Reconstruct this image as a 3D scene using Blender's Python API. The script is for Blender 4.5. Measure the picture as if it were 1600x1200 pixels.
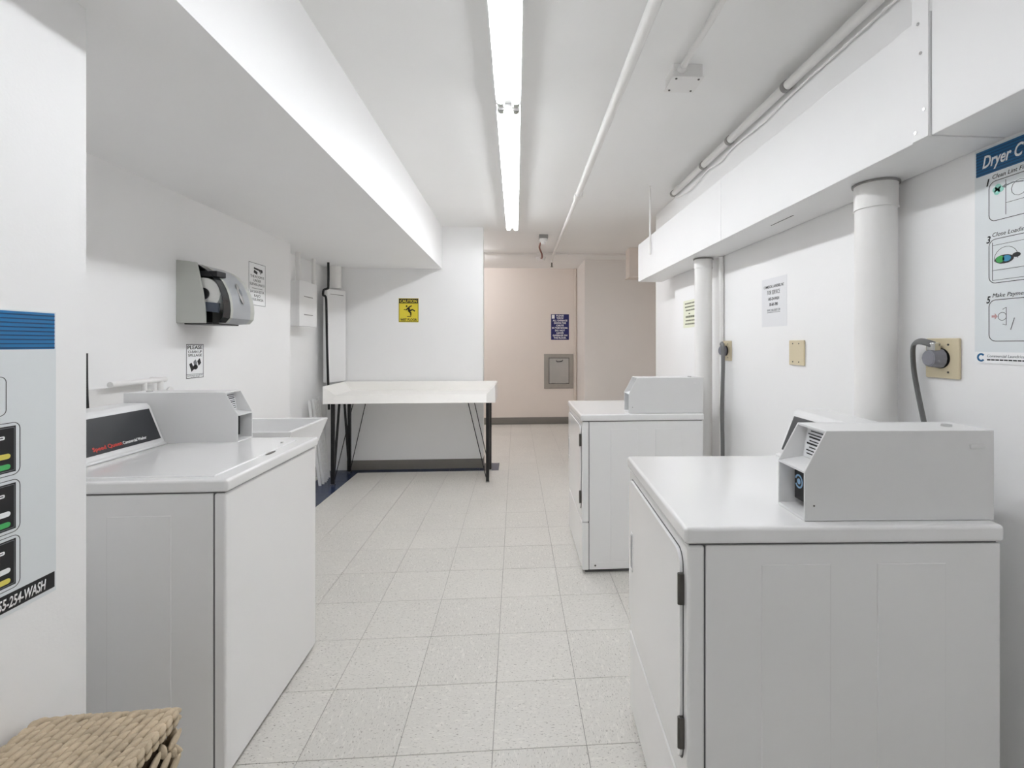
import bpy, bmesh, math, random
from mathutils import Vector, Matrix
for o in list(bpy.data.objects): bpy.data.objects.remove(o)
random.seed(4)
scene = bpy.context.scene
C = scene.collection
PI = math.pi

# ------------------------------------------------------------------ camera
FPX, PPX, PPY, CAMH = 735.0, 854.0, 536.5, 1.31
YAW = math.atan(48 / 735.0)
cd = bpy.data.cameras.new('camera'); cam = bpy.data.objects.new('camera', cd); C.objects.link(cam)
cd.sensor_fit = 'HORIZONTAL'; cd.sensor_width = 36.0; cd.lens = FPX / 1600 * 36
cd.shift_x = -(PPX - 800) / 1600; cd.shift_y = -(600 - PPY) / 1600
cd.clip_start = 0.02
cam.location = (0, 0, CAMH); cam.rotation_euler = (PI / 2, 0, -YAW)
scene.camera = cam
# ------------------------------------------------------------------ world and exposure
w = bpy.data.worlds.new('world'); scene.world = w; w.use_nodes = True
w.node_tree.nodes['Background'].inputs[0].default_value = (0.8, 0.8, 0.8, 1)
w.node_tree.nodes['Background'].inputs[1].default_value = 0.05
vs = scene.view_settings
vs.view_transform = 'Standard'; vs.look = 'None'; vs.gamma = 1.0; vs.use_curve_mapping = False
vs.exposure = -0.04
TUBE_POWER_NEAR = 16.0
TUBE_POWER_FAR = 29.0
ALCOVE_POWER = 86.0
scene.cycles.max_bounces = 14; scene.cycles.diffuse_bounces = 12

# pixel of the photograph -> direction; the depth comes from the plane the thing touches
_c, _s = math.cos(YAW), math.sin(YAW)
def ray(u, v):
    a = (u - PPX) / FPX; b = -(v - PPY) / FPX
    return Vector((a * _c + _s, -a * _s + _c, b))
def onZ(u, v, Z=0): d = ray(u, v); return Vector((0, 0, CAMH)) + d * ((Z - CAMH) / d.z)
def onY(u, v, Y): d = ray(u, v); return Vector((0, 0, CAMH)) + d * (Y / d.y)
def onX(u, v, X): d = ray(u, v); return Vector((0, 0, CAMH)) + d * (X / d.x)

# ------------------------------------------------------------------ materials
MATS = {}
def srgb(r, g, b):
    f = lambda c: (c / 255 / 12.92) if c / 255 <= 0.04045 else ((c / 255 + 0.055) / 1.055) ** 2.4
    return (f(r), f(g), f(b), 1)
def mat(name, col, rough=0.5, metal=0.0, noise=0.0, nscale=8.0, bump=0.0, bscale=120.0, coat=0.0, trans=0.0, spec=0.5, emit=None, estr=0.0):
    if name in MATS: return MATS[name]
    m = bpy.data.materials.new(name); m.use_nodes = True; nt = m.node_tree; N = nt.nodes; L = nt.links
    b = N['Principled BSDF']
    b.inputs['Base Color'].default_value = col
    b.inputs['Roughness'].default_value = rough; b.inputs['Metallic'].default_value = metal
    b.inputs['Coat Weight'].default_value = coat; b.inputs['Coat Roughness'].default_value = 0.08
    b.inputs['Transmission Weight'].default_value = trans
    b.inputs['Specular IOR Level'].default_value = spec
    if emit:
        b.inputs['Emission Color'].default_value = emit; b.inputs['Emission Strength'].default_value = estr
    tc = N.new('ShaderNodeTexCoord')
    if noise > 0:
        n = N.new('ShaderNodeTexNoise'); n.inputs['Scale'].default_value = nscale; n.inputs['Detail'].default_value = 5
        L.new(tc.outputs['Object'], n.inputs['Vector'])
        mx = N.new('ShaderNodeMix'); mx.data_type = 'RGBA'
        mx.inputs[6].default_value = col
        mx.inputs[7].default_value = tuple(c * (1 - noise) for c in col[:3]) + (1,)
        L.new(n.outputs['Fac'], mx.inputs[0]); L.new(mx.outputs[2], b.inputs['Base Color'])
    if bump > 0:
        n2 = N.new('ShaderNodeTexNoise'); n2.inputs['Scale'].default_value = bscale; n2.inputs['Detail'].default_value = 3
        L.new(tc.outputs['Object'], n2.inputs['Vector'])
        bp = N.new('ShaderNodeBump'); bp.inputs['Strength'].default_value = bump; bp.inputs['Distance'].default_value = 0.002
        L.new(n2.outputs['Fac'], bp.inputs['Height']); L.new(bp.outputs['Normal'], b.inputs['Normal'])
    MATS[name] = m; return m

def tile_mat(name, base, fleck, light, rough):
    m = bpy.data.materials.new(name); m.use_nodes = True; nt = m.node_tree; N = nt.nodes; L = nt.links
    b = N['Principled BSDF']; b.inputs['Roughness'].default_value = rough
    geo = N.new('ShaderNodeNewGeometry'); oi = N.new('ShaderNodeObjectInfo')
    gt = N.new('ShaderNodeMath'); gt.operation = 'GREATER_THAN'; gt.inputs[1].default_value = 0.5
    L.new(oi.outputs['Random'], gt.inputs[0])
    def streak(sx, sy, lo, hi):
        outs = []
        for (a, c) in ((sx, sy), (sy, sx)):
            mp = N.new('ShaderNodeMapping'); mp.inputs['Scale'].default_value = (a, c, 30)
            L.new(geo.outputs['Position'], mp.inputs['Vector'])
            n = N.new('ShaderNodeTexNoise'); n.inputs['Scale'].default_value = 1; n.inputs['Detail'].default_value = 2
            n.inputs['Distortion'].default_value = 0.6
            L.new(mp.outputs[0], n.inputs['Vector']); outs.append(n.outputs['Fac'])
        mx = N.new('ShaderNodeMix'); mx.data_type = 'FLOAT'
        L.new(gt.outputs[0], mx.inputs[0]); L.new(outs[0], mx.inputs[2]); L.new(outs[1], mx.inputs[3])
        r = N.new('ShaderNodeMapRange'); r.inputs[1].default_value = lo; r.inputs[2].default_value = hi
        L.new(mx.outputs[0], r.inputs[0]); return r.outputs[0]
    big = N.new('ShaderNodeTexNoise'); big.inputs['Scale'].default_value = 2.3; big.inputs['Detail'].default_value = 4
    L.new(geo.outputs['Position'], big.inputs['Vector'])
    c0 = N.new('ShaderNodeMix'); c0.data_type = 'RGBA'
    c0.inputs[6].default_value = base; c0.inputs[7].default_value = tuple(x * 0.86 for x in base[:3]) + (1,)
    L.new(big.outputs['Fac'], c0.inputs[0])
    tv = N.new('ShaderNodeHueSaturation'); mr = N.new('ShaderNodeMapRange')
    mr.inputs[3].default_value = 0.975; mr.inputs[4].default_value = 1.02
    L.new(oi.outputs['Random'], mr.inputs[0]); L.new(mr.outputs[0], tv.inputs['Value']); L.new(c0.outputs[2], tv.inputs['Color'])
    c1 = N.new('ShaderNodeMix'); c1.data_type = 'RGBA'; c1.inputs[7].default_value = light
    L.new(tv.outputs[0], c1.inputs[6]); L.new(streak(90, 33, 0.56, 0.70), c1.inputs[0])
    c2 = N.new('ShaderNodeMix'); c2.data_type = 'RGBA'; c2.inputs[7].default_value = fleck
    L.new(c1.outputs[2], c2.inputs[6]); L.new(streak(240, 100, 0.60, 0.72), c2.inputs[0])
    L.new(c2.outputs[2], b.inputs['Base Color'])
    MATS[name] = m; return m

M_WALL = mat('wall_paint', srgb(245, 245, 245), 0.55, noise=0.04, nscale=2.5, bump=0.12, bscale=140)
M_CEIL = mat('ceiling_paint', srgb(244, 244, 243), 0.6, noise=0.04, nscale=2, bump=0.15, bscale=110)
M_BEIGE = mat('beige_wall_paint', srgb(232, 223, 215), 0.6, noise=0.06, nscale=2, bump=0.1, bscale=120)
M_DUCT = mat('duct_paint', srgb(234, 234, 234), 0.45, noise=0.03, nscale=4)
M_PIPE = mat('pipe_paint', srgb(238, 237, 235), 0.4, noise=0.04, nscale=9)
M_ENAMEL = mat('white_enamel', srgb(242, 242, 242), 0.22, coat=0.5, noise=0.015, nscale=3)
M_CASE = mat('grey_white_powder_coat', srgb(230, 230, 230), 0.35, noise=0.02, nscale=5, bump=0.05, bscale=400)
M_DARKGAP = mat('dark_seam', srgb(95, 95, 95), 0.7)
M_CONSOLE = mat('console_panel_charcoal', srgb(52, 54, 58), 0.3, noise=0.12, nscale=12)
M_BLACK = mat('black_plastic', srgb(16, 16, 18), 0.35)
M_BLACKSTEEL = mat('black_steel', srgb(20, 19, 20), 0.4, noise=0.2, nscale=20)
M_STEEL = mat('brushed_steel', srgb(178, 172, 164), 0.38, metal=0.85, noise=0.2, nscale=14)
M_HINGE = mat('hinge_steel', srgb(110, 108, 104), 0.4, metal=0.8, noise=0.3, nscale=40)
M_CHROME = mat('chrome', srgb(205, 205, 205), 0.2, metal=1.0)
M_JOINT = mat('tile_joint', srgb(146, 143, 138), 0.8)
M_TILE = tile_mat('vinyl_tile', srgb(222, 219, 213), srgb(146, 141, 134), srgb(226, 223, 217), 0.42)
M_NAVY = tile_mat('navy_vinyl_tile', srgb(38, 52, 84), srgb(20, 28, 50), srgb(52, 68, 102), 0.25)
M_BASE = mat('grey_vinyl_base', srgb(128, 124, 118), 0.5, noise=0.12, nscale=6)
M_LAMINATE = mat('cream_laminate', srgb(251, 249, 245), 0.35, noise=0.02, nscale=5)
M_TUB = mat('white_tub_plastic', srgb(240, 240, 240), 0.35, noise=0.02, nscale=5)
M_PAPER = mat('paper', srgb(243, 244, 245), 0.5)
M_POSTER = mat('poster_pale_blue', srgb(226, 231, 233), 0.35, noise=0.03, nscale=4)
M_PBLUE = mat('poster_blue', srgb(20, 112, 168), 0.4)
M_PBLUED = mat('poster_dark_blue', srgb(10, 62, 104), 0.4)
M_TEAL = mat('poster_teal_blue', srgb(14, 92, 140), 0.4)
M_TEALD = mat('poster_deep_teal', srgb(8, 62, 104), 0.4)
M_INK = mat('black_ink', srgb(24, 24, 26), 0.5)
M_GREYINK = mat('grey_ink', srgb(120, 124, 128), 0.5)
M_WHITEINK = mat('white_ink', srgb(245, 245, 245), 0.5)
M_REDINK = mat('red_ink', srgb(222, 74, 62), 0.5)
M_YELLOW = mat('sign_yellow', srgb(222, 204, 60), 0.45)
M_SIGNBLACK = mat('sign_black', srgb(40, 36, 24), 0.5)
M_NAVYSIGN = mat('sign_navy', srgb(26, 28, 96), 0.4)
M_KEYYEL = mat('label_yellow', srgb(222, 208, 96), 0.5)
M_KEYGRN = mat('label_green', srgb(70, 176, 96), 0.5)
M_MINT = mat('lint_mint', srgb(150, 215, 200), 0.5)
M_CLGREEN = mat('clothes_green', srgb(60, 160, 80), 0.5)
M_CLBLUE = mat('clothes_blue', srgb(50, 140, 180), 0.5)
M_PINKINK = mat('pink_grey_ink', srgb(190, 150, 150), 0.5)
M_PLATE = mat('almond_plate', srgb(212, 200, 170), 0.35)
M_PLUG = mat('grey_plug', srgb(132, 132, 140), 0.45, noise=0.1, nscale=60)
M_CORD = mat('grey_cord', srgb(112, 112, 112), 0.5)
M_DISP = mat('dispenser_grey', srgb(188, 190, 184), 0.4, noise=0.04, nscale=8)
M_SILVER = mat('dispenser_silver', srgb(176, 180, 184), 0.28, metal=0.35, noise=0.08, nscale=10)
M_SMOKE = mat('smoked_window', srgb(120, 125, 130), 0.06, trans=0.92)
M_ROLL = mat('paper_roll', srgb(240, 240, 236), 0.8)
M_DARKIN = mat('dispenser_dark_core', srgb(26, 26, 30), 0.5)
M_BROWN = mat('red_brown_cable', srgb(120, 62, 44), 0.6)
M_GREYBOX = mat('grey_junction_box', srgb(150, 148, 146), 0.4, metal=0.4)
M_SEAGRASS = mat('seagrass', srgb(224, 205, 176), 0.75, noise=0.55, nscale=38, bump=0.5, bscale=260)
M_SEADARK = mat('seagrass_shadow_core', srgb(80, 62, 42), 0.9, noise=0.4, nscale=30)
M_TUBE = mat('fluorescent_tube', (1, 1, 1, 1), 0.3, emit=(0.95, 0.97, 1.0, 1), estr=TUBE_POWER_NEAR)
M_TUBEF = mat('fluorescent_tube_far_boosted', (1, 1, 1, 1), 0.3, emit=(0.95, 0.97, 1.0, 1), estr=TUBE_POWER_FAR)  # far pair set stronger than the near pair to even out brightness along the room
M_TUBE2 = mat('fluorescent_tube_warm', (1, 1, 1, 1), 0.3, emit=(0.98, 0.97, 1.0, 1), estr=ALCOVE_POWER)
M_CAP = mat('tube_end_cap', srgb(190, 195, 190), 0.3, metal=0.6)
M_FIXT = mat('fixture_enamel', srgb(244, 244, 244), 0.35)
M_NOTICE = mat('notice_cream_green', srgb(232, 234, 214), 0.5)

# ------------------------------------------------------------------ mesh helpers
class MB:
    def __init__(s): s.bm = bmesh.new()
    def box(s, x0, x1, y0, y1, z0, z1, bev=0.0, seg=2):
        r = bmesh.ops.create_cube(s.bm, size=1)
        vs_ = r['verts']
        for v in vs_:
            v.co = Vector(((x0 + x1) / 2 + v.co.x * (x1 - x0), (y0 + y1) / 2 + v.co.y * (y1 - y0), (z0 + z1) / 2 + v.co.z * (z1 - z0)))
        if bev > 0:
            es = set(e for v in vs_ for e in v.link_edges)
            bmesh.ops.bevel(s.bm, geom=list(es), offset=bev, segments=seg, affect='EDGES', profile=0.5)
        return s
    def prism(s, pts, a, b, axis='Y', bev=0.0, seg=2):
        """polygon pts extruded along an axis from a to b (axis Y: pts are x,z; Z: x,y; X: y,z)"""
        f = {'Y': lambda p, t: (p[0], t, p[1]), 'Z': lambda p, t: (p[0], p[1], t), 'X': lambda p, t: (t, p[0], p[1])}[axis]
        A = [s.bm.verts.new(f(p, a)) for p in pts]; B = [s.bm.verts.new(f(p, b)) for p in pts]
        n = len(pts); fs = [s.bm.faces.new(A), s.bm.faces.new(B[::-1])]
        for i in range(n): fs.append(s.bm.faces.new((A[i], B[i], B[(i + 1) % n], A[(i + 1) % n])))
        bmesh.ops.recalc_face_normals(s.bm, faces=fs)
        if bev > 0:
            es = set(e for q in fs for e in q.edges)
            bmesh.ops.bevel(s.bm, geom=list(es), offset=bev, segments=seg, affect='EDGES', profile=0.5)
        return s
    def cyl(s, p, q, r, n=16, r2=None):
        p, q = Vector(p), Vector(q); d = q - p; L = d.length
        if L < 1e-6: return s
        M = Matrix.Translation((p + q) / 2) @ d.to_track_quat('Z', 'Y').to_matrix().to_4x4()
        bmesh.ops.create_cone(s.bm, cap_ends=True, segments=n, radius1=r, radius2=r if r2 is None else r2, depth=L, matrix=M)
        return s
    def ball(s, p, rx, ry, rz, rot=None, u=8, v=6):
        M = Matrix.Translation(p) @ (rot.to_4x4() if rot else Matrix.Identity(4)) @ Matrix.Diagonal((rx, ry, rz, 1))
        bmesh.ops.create_uvsphere(s.bm, u_segments=u, v_segments=v, radius=1, matrix=M); return s
    def tube(s, pts, r, n=10, flat=1.0, smooth=4):
        P = [Vector(p) for p in pts]
        if smooth > 1 and len(P) > 2:
            Q = []
            for i in range(len(P) - 1):
                p0 = P[max(i - 1, 0)]; p1 = P[i]; p2 = P[i + 1]; p3 = P[min(i + 2, len(P) - 1)]
                for k in range(smooth):
                    t = k / smooth
                    Q.append(0.5 * ((2 * p1) + (p2 - p0) * t + (2 * p0 - 5 * p1 + 4 * p2 - p3) * t * t + (3 * p1 - p0 - 3 * p2 + p3) * t ** 3))
            Q.append(P[-1]); P = Q
        rings = []; up = None
        for i, p in enumerate(P):
            d = (P[min(i + 1, len(P) - 1)] - P[max(i - 1, 0)]).normalized()
            if up is None: up = d.orthogonal().normalized()
            up = (up - d * up.dot(d)).normalized(); sd = d.cross(up)
            rings.append([s.bm.verts.new(p + up * (math.cos(2 * PI * k / n) * r) + sd * (math.sin(2 * PI * k / n) * r * flat)) for k in range(n)])
        for a, b in zip(rings, rings[1:]):
            for k in range(n): s.bm.faces.new((a[k], a[(k + 1) % n], b[(k + 1) % n], b[k]))
        s.bm.faces.new(rings[0][::-1]); s.bm.faces.new(rings[-1]); return s
    def build(s, name, m, parent=None, smooth=True, angle=35):
        me = bpy.data.meshes.new(name)
        bmesh.ops.recalc_face_normals(s.bm, faces=s.bm.faces[:])
        s.bm.to_mesh(me); s.bm.free(); me.materials.append(m)
        if smooth:
            me.polygons.foreach_set('use_smooth', [True] * len(me.polygons))
            me.set_sharp_from_angle(angle=math.radians(angle))
        o = bpy.data.objects.new(name, me); C.objects.link(o)
        if smooth and angle < 100:
            wn = o.modifiers.new('weighted_normals', 'WEIGHTED_NORMAL'); wn.keep_sharp = True; wn.weight = 100
        if parent: o.parent = parent
        return o
def tag(o, label, cat, group=None, kind=None):
    o['label'] = label; o['category'] = cat
    if group: o['group'] = group
    if kind: o['kind'] = kind
    return o
def struct(o, label, cat): return tag(o, label, cat, kind='structure')
def empty(name, loc=(0, 0, 0), rz=0.0):
    o = bpy.data.objects.new(name, None); C.objects.link(o); o.location = loc; o.rotation_euler = (0, 0, rz)
    o.empty_display_size = 0.05
    return o
def basis(origin, face):
    """matrix whose local x is the viewer's right, y is up, z comes out of the wall"""
    if face == '+X': r, n = Vector((0, 1, 0)), Vector((1, 0, 0))
    elif face == '-X': r, n = Vector((0, -1, 0)), Vector((-1, 0, 0))
    else: r, n = Vector((1, 0, 0)), Vector((0, -1, 0))
    u = Vector((0, 0, 1))
    M = Matrix((r, u, n)).transposed().to_4x4(); M.translation = origin
    return M
def text_mesh(body, h, width=None, offset=0.0, shear=0.0, ext=0.0004):
    cu = bpy.data.curves.new('lettering', 'FONT'); cu.body = body; cu.size = 1.0; cu.extrude = 0.0
    cu.offset = offset; cu.shear = shear; cu.resolution_u = 3; cu.align_x = 'LEFT'; cu.align_y = 'BOTTOM_BASELINE'
    t = bpy.data.objects.new('lettering_tmp', cu); C.objects.link(t)
    dg = bpy.context.evaluated_depsgraph_get(); dg.update()
    me = bpy.data.meshes.new_from_object(t.evaluated_get(dg)); bpy.data.objects.remove(t); bpy.data.curves.remove(cu)
    xs = [v.co.x for v in me.vertices]; 
    if not xs: return me
    x0, x1 = min(xs), max(xs); k = h / 0.69; sx = k if width is None else width / max(x1 - x0, 1e-6)
    for v in me.vertices: v.co = Vector(((v.co.x - x0) * sx, v.co.y * k, 0))
    bm = bmesh.new(); bm.from_mesh(me)
    r = bmesh.ops.extrude_face_region(bm, geom=bm.faces[:])
    bmesh.ops.translate(bm, vec=(0, 0, ext), verts=[e for e in r['geom'] if isinstance(e, bmesh.types.BMVert)])
    bm.to_mesh(me); bm.free()
    return me
def lettering(parent, body, x, y, h, m, z, width=None, offset=0.0, shear=0.0, align='L', name='lettering', rot=None):
    me = text_mesh(body, h, width, offset, shear); me.materials.append(m)
    W = max((v.co.x for v in me.vertices), default=0)
    o = bpy.data.objects.new(name, me); C.objects.link(o); o.parent = parent
    o.location = (x - (W / 2 if align == 'C' else W if align == 'R' else 0), y, z)
    return o
def plate(name, label, cat, face, c, W, H, m, t=0.0015, bev=0.0, group=None):
    """a flat sign or poster, local origin at its lower left corner on the wall"""
    o = MB().box(0, W, 0, H, 0, t, bev).build(name, m, smooth=False)
    o.matrix_world = basis(c, face); tag(o, label, cat, group); return o
def deco(parent, name, m, t, rects=(), polys=(), ext=0.0004):
    mb = MB()
    for (x0, x1, y0, y1) in rects: mb.box(x0, x1, y0, y1, t, t + ext)
    for p in polys: mb.prism(p, t, t + ext, 'Z')
    return mb.build(name, m, parent, smooth=False)
def rring(x0, x1, y0, y1, r, lw, n=5):
    """quads of a rounded rectangle outline"""
    def loop(x0, x1, y0, y1, r):
        P = []
        for (cx, cy, a0) in ((x1 - r, y1 - r, 0), (x0 + r, y1 - r, 90), (x0 + r, y0 + r, 180), (x1 - r, y0 + r, 270)):
            for k in range(n + 1):
                a = math.radians(a0 + 90 * k / n); P.append((cx + r * math.cos(a), cy + r * math.sin(a)))
        return P
    A = loop(x0, x1, y0, y1, r); B = loop(x0 + lw, x1 - lw, y0 + lw, y1 - lw, max(r - lw, 0.0005)); k = len(A)
    return [[A[i], A[(i + 1) % k], B[(i + 1) % k], B[i]] for i in range(k)]
def line(p, q, lw):
    d = Vector((q[0] - p[0], q[1] - p[1])); nrm = Vector((-d.y, d.x)).normalized() * lw / 2
    return [(p[0] + nrm.x, p[1] + nrm.y), (q[0] + nrm.x, q[1] + nrm.y), (q[0] - nrm.x, q[1] - nrm.y), (p[0] - nrm.x, p[1] - nrm.y)]
def disc(cx, cy, rx, ry=None, n=16): ry = ry or rx; return [(cx + rx * math.cos(2 * PI * k / n), cy + ry * math.sin(2 * PI * k / n)) for k in range(n)]
def arc_strip(cx, cy, r, lw, a0, a1, n=12):
    P = []
    for i in range(n):
        a, b = (math.radians(a0 + (a1 - a0) * k / n) for k in (i, i + 1))
        P.append([(cx + r * math.cos(a), cy + r * math.sin(a)), (cx + r * math.cos(b), cy + r * math.sin(b)),
                  (cx + (r - lw) * math.cos(b), cy + (r - lw) * math.sin(b)), (cx + (r - lw) * math.cos(a), cy + (r - lw) * math.sin(a))])
    return P

# ------------------------------------------------------------------ room
CEIL, SOF = 2.53, 2.09
XL, XREC, XR, XJ = -1.75, -1.95, 1.26, 1.33
YPART, YFAR, YRP, YBACK = 4.98, 7.65, 6.80, -1.9
def wbox(name, m, a, label, cat='wall'):
    o = MB().box(*a).build(name, m, smooth=False); return struct(o, label, cat)
wbox('wall_left_front', M_WALL, (-2.1, -1.0, YBACK, 1.165, 0, SOF), 'white painted wall in the left foreground carrying the washer poster')
wbox('wall_left', M_WALL, (-2.1, XL, 1.165, 3.78, 0, SOF), 'white painted wall behind the washer and towel dispenser')
wbox('wall_left_recess', M_WALL, (-2.15, XREC, 3.78, YPART, 0, SOF), 'recessed white wall holding the breaker box')
wbox('wall_partition', M_WALL, (-2.7, -0.343, YPART, YPART + 0.15, 0, CEIL), 'white partition wall behind the folding table')
wbox('wall_far', M_BEIGE, (-2.7, 1.2, YFAR, YFAR + 0.15, 0, CEIL), 'beige far wall with the garbage chute')
wbox('wall_far_right', mat('pale_grey_wall_paint', srgb(240, 237, 234), 0.6, noise=0.05, nscale=2, bump=0.1, bscale=120), (1.0, 2.5, YRP, YFAR, 0, CEIL), 'beige wall block to the right of the garbage chute')
wbox('wall_alcove_left', M_BEIGE, (-2.75, -2.6, YPART + 0.15, YFAR, 0, CEIL), 'left end wall of the chute alcove')
wbox('wall_alcove_right', M_BEIGE, (2.35, 2.5, 4.4, YRP, 0, CEIL), 'right end wall of the chute alcove')
wbox('wall_right', M_WALL, (XR, 1.5, YBACK, 3.66, 0, CEIL), 'white painted wall behind the dryers')
wbox('wall_right_end', M_WALL, (XJ, 2.5, 3.66, 4.4, 0, CEIL), 'set back white wall end beyond the far dryer')
wbox('wall_back', M_WALL, (-2.1, 1.5, YBACK - 0.15, YBACK, 0, CEIL), 'white wall behind the camera')
wbox('ceiling', M_CEIL, (-2.75, 2.5, YBACK - 0.15, YFAR + 0.15, CEIL, CEIL + 0.12), 'white painted ceiling', 'ceiling')
wbox('ceiling_soffit', M_WALL, (-2.15, -0.77, YBACK, YPART, SOF, CEIL), 'lowered white ceiling soffit over the washer side', 'ceiling')
# baseboards
struct(MB().box(-1.74, -0.343, YPART - 0.004, YPART, 0, 0.1, 0.0015).box(-0.343, -0.339, YPART - 0.004, YPART + 0.15, 0, 0.1, 0.0015).build('baseboard_partition', M_BASE), 'grey vinyl baseboard under the folding table', 'baseboard')
struct(MB().box(-2.6, 1.0, YFAR - 0.005, YFAR, 0, 0.108, 0.0015).build('baseboard_far', M_BASE), 'grey vinyl baseboard along the far beige wall', 'baseboard')
struct(MB().box(0.995, 1.0, YRP, YFAR - 0.005, 0, 0.108, 0.0015).box(0.995, 2.35, YRP - 0.005, YRP, 0, 0.108, 0.0015).build('baseboard_right', M_BASE), 'grey vinyl baseboard around the right wall block', 'baseboard')

# floor with separate tiles
TS, GX, GY = 0.3048, -0.684, 1.522
floor = struct(MB().box(-2.75, 2.5, YBACK - 0.15, YFAR + 0.15, -0.1, -0.003).build('floor', M_JOINT, smooth=False), 'pale speckled vinyl tile floor', 'floor')
def tile_mesh(w_, d_):
    g = 0.0009
    mb = MB().box(g, w_ - g, g, d_ - g, -0.003, 0.0, 0.0006, 1)
    me = bpy.data.meshes.new('tile'); mb.bm.to_mesh(me); mb.bm.free(); return me
def add_tile(me, x, y, z=0.0):
    o = bpy.data.objects.new('tile', me); C.objects.link(o); o.parent = floor; o.location = (x, y, z)
tm = tile_mesh(TS, TS); tm.materials.append(M_TILE)
tn = tile_mesh(TS, TS); tn.materials.append(M_NAVY)
rest = []
cnt = 0
for j in range(-9, 21):
    for i in range(-7, 11):
        x, y = GX + i * TS, GY + j * TS
        navy = (i == -4 and 0 <= j <= 10)
        if j == 11 and -4 <= i <= 1: continue
        vis = (i >= -3 and x < XR and y > 0.25 and j <= 20) or navy
        if y + TS > YFAR + 0.05: continue
        if vis and cnt < 290:
            add_tile(tn if navy else tm, x, y); cnt += 1
        elif i >= -7: rest.append((x, y))
mb = MB()
for (x, y) in rest: mb.box(x + 0.0009, x + TS - 0.0009, y + 0.0009, y + TS - 0.0009, -0.003, 0)
ro = mb.build('tile_remainder', M_TILE, floor, smooth=False); ro['kind'] = 'stuff'
# navy border row under the table, cut at the partition end, and pale piece beside it
yb = GY + 11 * TS
for i in range(-4, 1):
    x0 = GX + i * TS
    me = tile_mesh(TS, TS); me.materials.append(M_NAVY); add_tile(me, x0, yb)
me = tile_mesh(-0.178 - (GX + TS), TS); me.materials.append(M_NAVY); add_tile(me, GX + TS, yb)
me = tile_mesh(GX + 2 * TS + 0.178, TS); me.materials.append(M_TILE); add_tile(me, -0.178, yb)

# ------------------------------------------------------------------ ductwork
XD, ZB, ZT = 1.05, 1.838, 2.155
duct = empty('ventilation_duct', (XD, 1.13, ZB)); tag(duct, 'long white rectangular ventilation duct along the right wall above the dryers', 'duct')
def dpart(name, m, fn, parent=None):
    mb = MB(); fn(mb); o = mb.build(name, m, parent or duct)
    if parent is None: o.matrix_parent_inverse = Matrix.Translation(duct.location).inverted()
    return o
XW = XR - 0.004
dpart('section_seam', M_DARKGAP, lambda m: m.box(XD + 0.003, XW - 0.003, 2.345, 2.356, ZB + 0.002, ZT - 0.003))
s1 = dpart('duct_section', M_DUCT, lambda m: m.box(XD, XW, 2.354, 3.985, ZB, ZT, 0.003))
s2 = dpart('duct_section', M_DUCT, lambda m: m.box(XD - 0.002, XW, 1.128, 2.349, ZB - 0.002, ZT, 0.003))
s3 = dpart('duct_section', M_DUCT, lambda m: m.box(XD, XW, YBACK + 0.005, 1.1255, ZB - 0.001, CEIL - 0.002, 0.003))
dpart('joint_flange', M_DUCT, lambda m: m.box(XD - 0.005, XD - 0.001, 1.129, 1.178, ZB, CEIL - 0.003, 0.001))
dpart('access_slot', M_DARKGAP, lambda m: m.box(XD + 0.085, XD + 0.088, 1.86, 2.03, ZB - 0.0035, ZB - 0.0015))
for (y, z) in ((1.165, 1.86), (1.14, 1.91), (1.15, 2.06), (1.158, 2.14)):
    dpart('screw', M_CHROME, lambda m: m.cyl((XD - 0.0075, y, z), (XD - 0.004, y, z), 0.004, 10))
rod = tag(MB().cyl((XD - 0.012, 3.587, 2.0), (XD - 0.012, 3.587, CEIL), 0.007, 10).build('duct_hanger_rod', M_PIPE), 'thin white hanger rod dropping from ceiling past the duct end', 'rod')
# small vertical box behind the duct end
tag(MB().box(1.44, 1.56, 5.9, 6.1, 2.165, CEIL - 0.001, 0.004).box(1.43, 1.6, 5.88, 6.1, 2.145, 2.165, 0.004).build('hanging_duct_box', M_BEIGE), 'small beige ceiling box half hidden behind the duct end', 'duct box')

def vent_pipe(x, y, r, label, coll):
    e = empty('dryer_vent_pipe', (x, y, 0.1)); tag(e, label, 'pipe', 'dryer vent pipes')
    MB().cyl((0, 0, 0), (0, 0, ZB - 0.1 - 0.004), r, 32).build('pipe', M_PIPE, e)
    k = MB().cyl((0, 0, ZB - 0.1 - coll), (0, 0, ZB - 0.1 - 0.004), r + 0.0025, 32).build('collar', M_PIPE, e)
    mb = MB()
    mb.cyl((0, 0, ZB - 0.1 - coll - 0.003), (0, 0, ZB - 0.1 - coll + 0.002), r + 0.004, 32).build('seam_ring', M_PIPE, e)
    MB().cyl((0, 0, ZB - 0.109), (0, 0, ZB - 0.1035), r + 0.008, 32).build('duct_joint_ring', M_GREYBOX, e)
vent_pipe(1.185, 1.478, 0.0595, 'thick white vent pipe rising behind the near dryer', 0.085)
vent_pipe(1.165, 2.86, 0.052, 'white vent pipe rising behind the far dryer', 0.06)
tag(MB().cyl((1.243, 2.78, 0.1), (1.243, 2.78, ZB - 0.004), 0.0155, 14).cyl((1.243, 2.78, 1.74), (1.243, 2.78, 1.78), 0.017, 14).build('slim_riser_pipe', M_PIPE), 'slim white riser pipe against the wall beside the far vent pipe', 'pipe')

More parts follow.
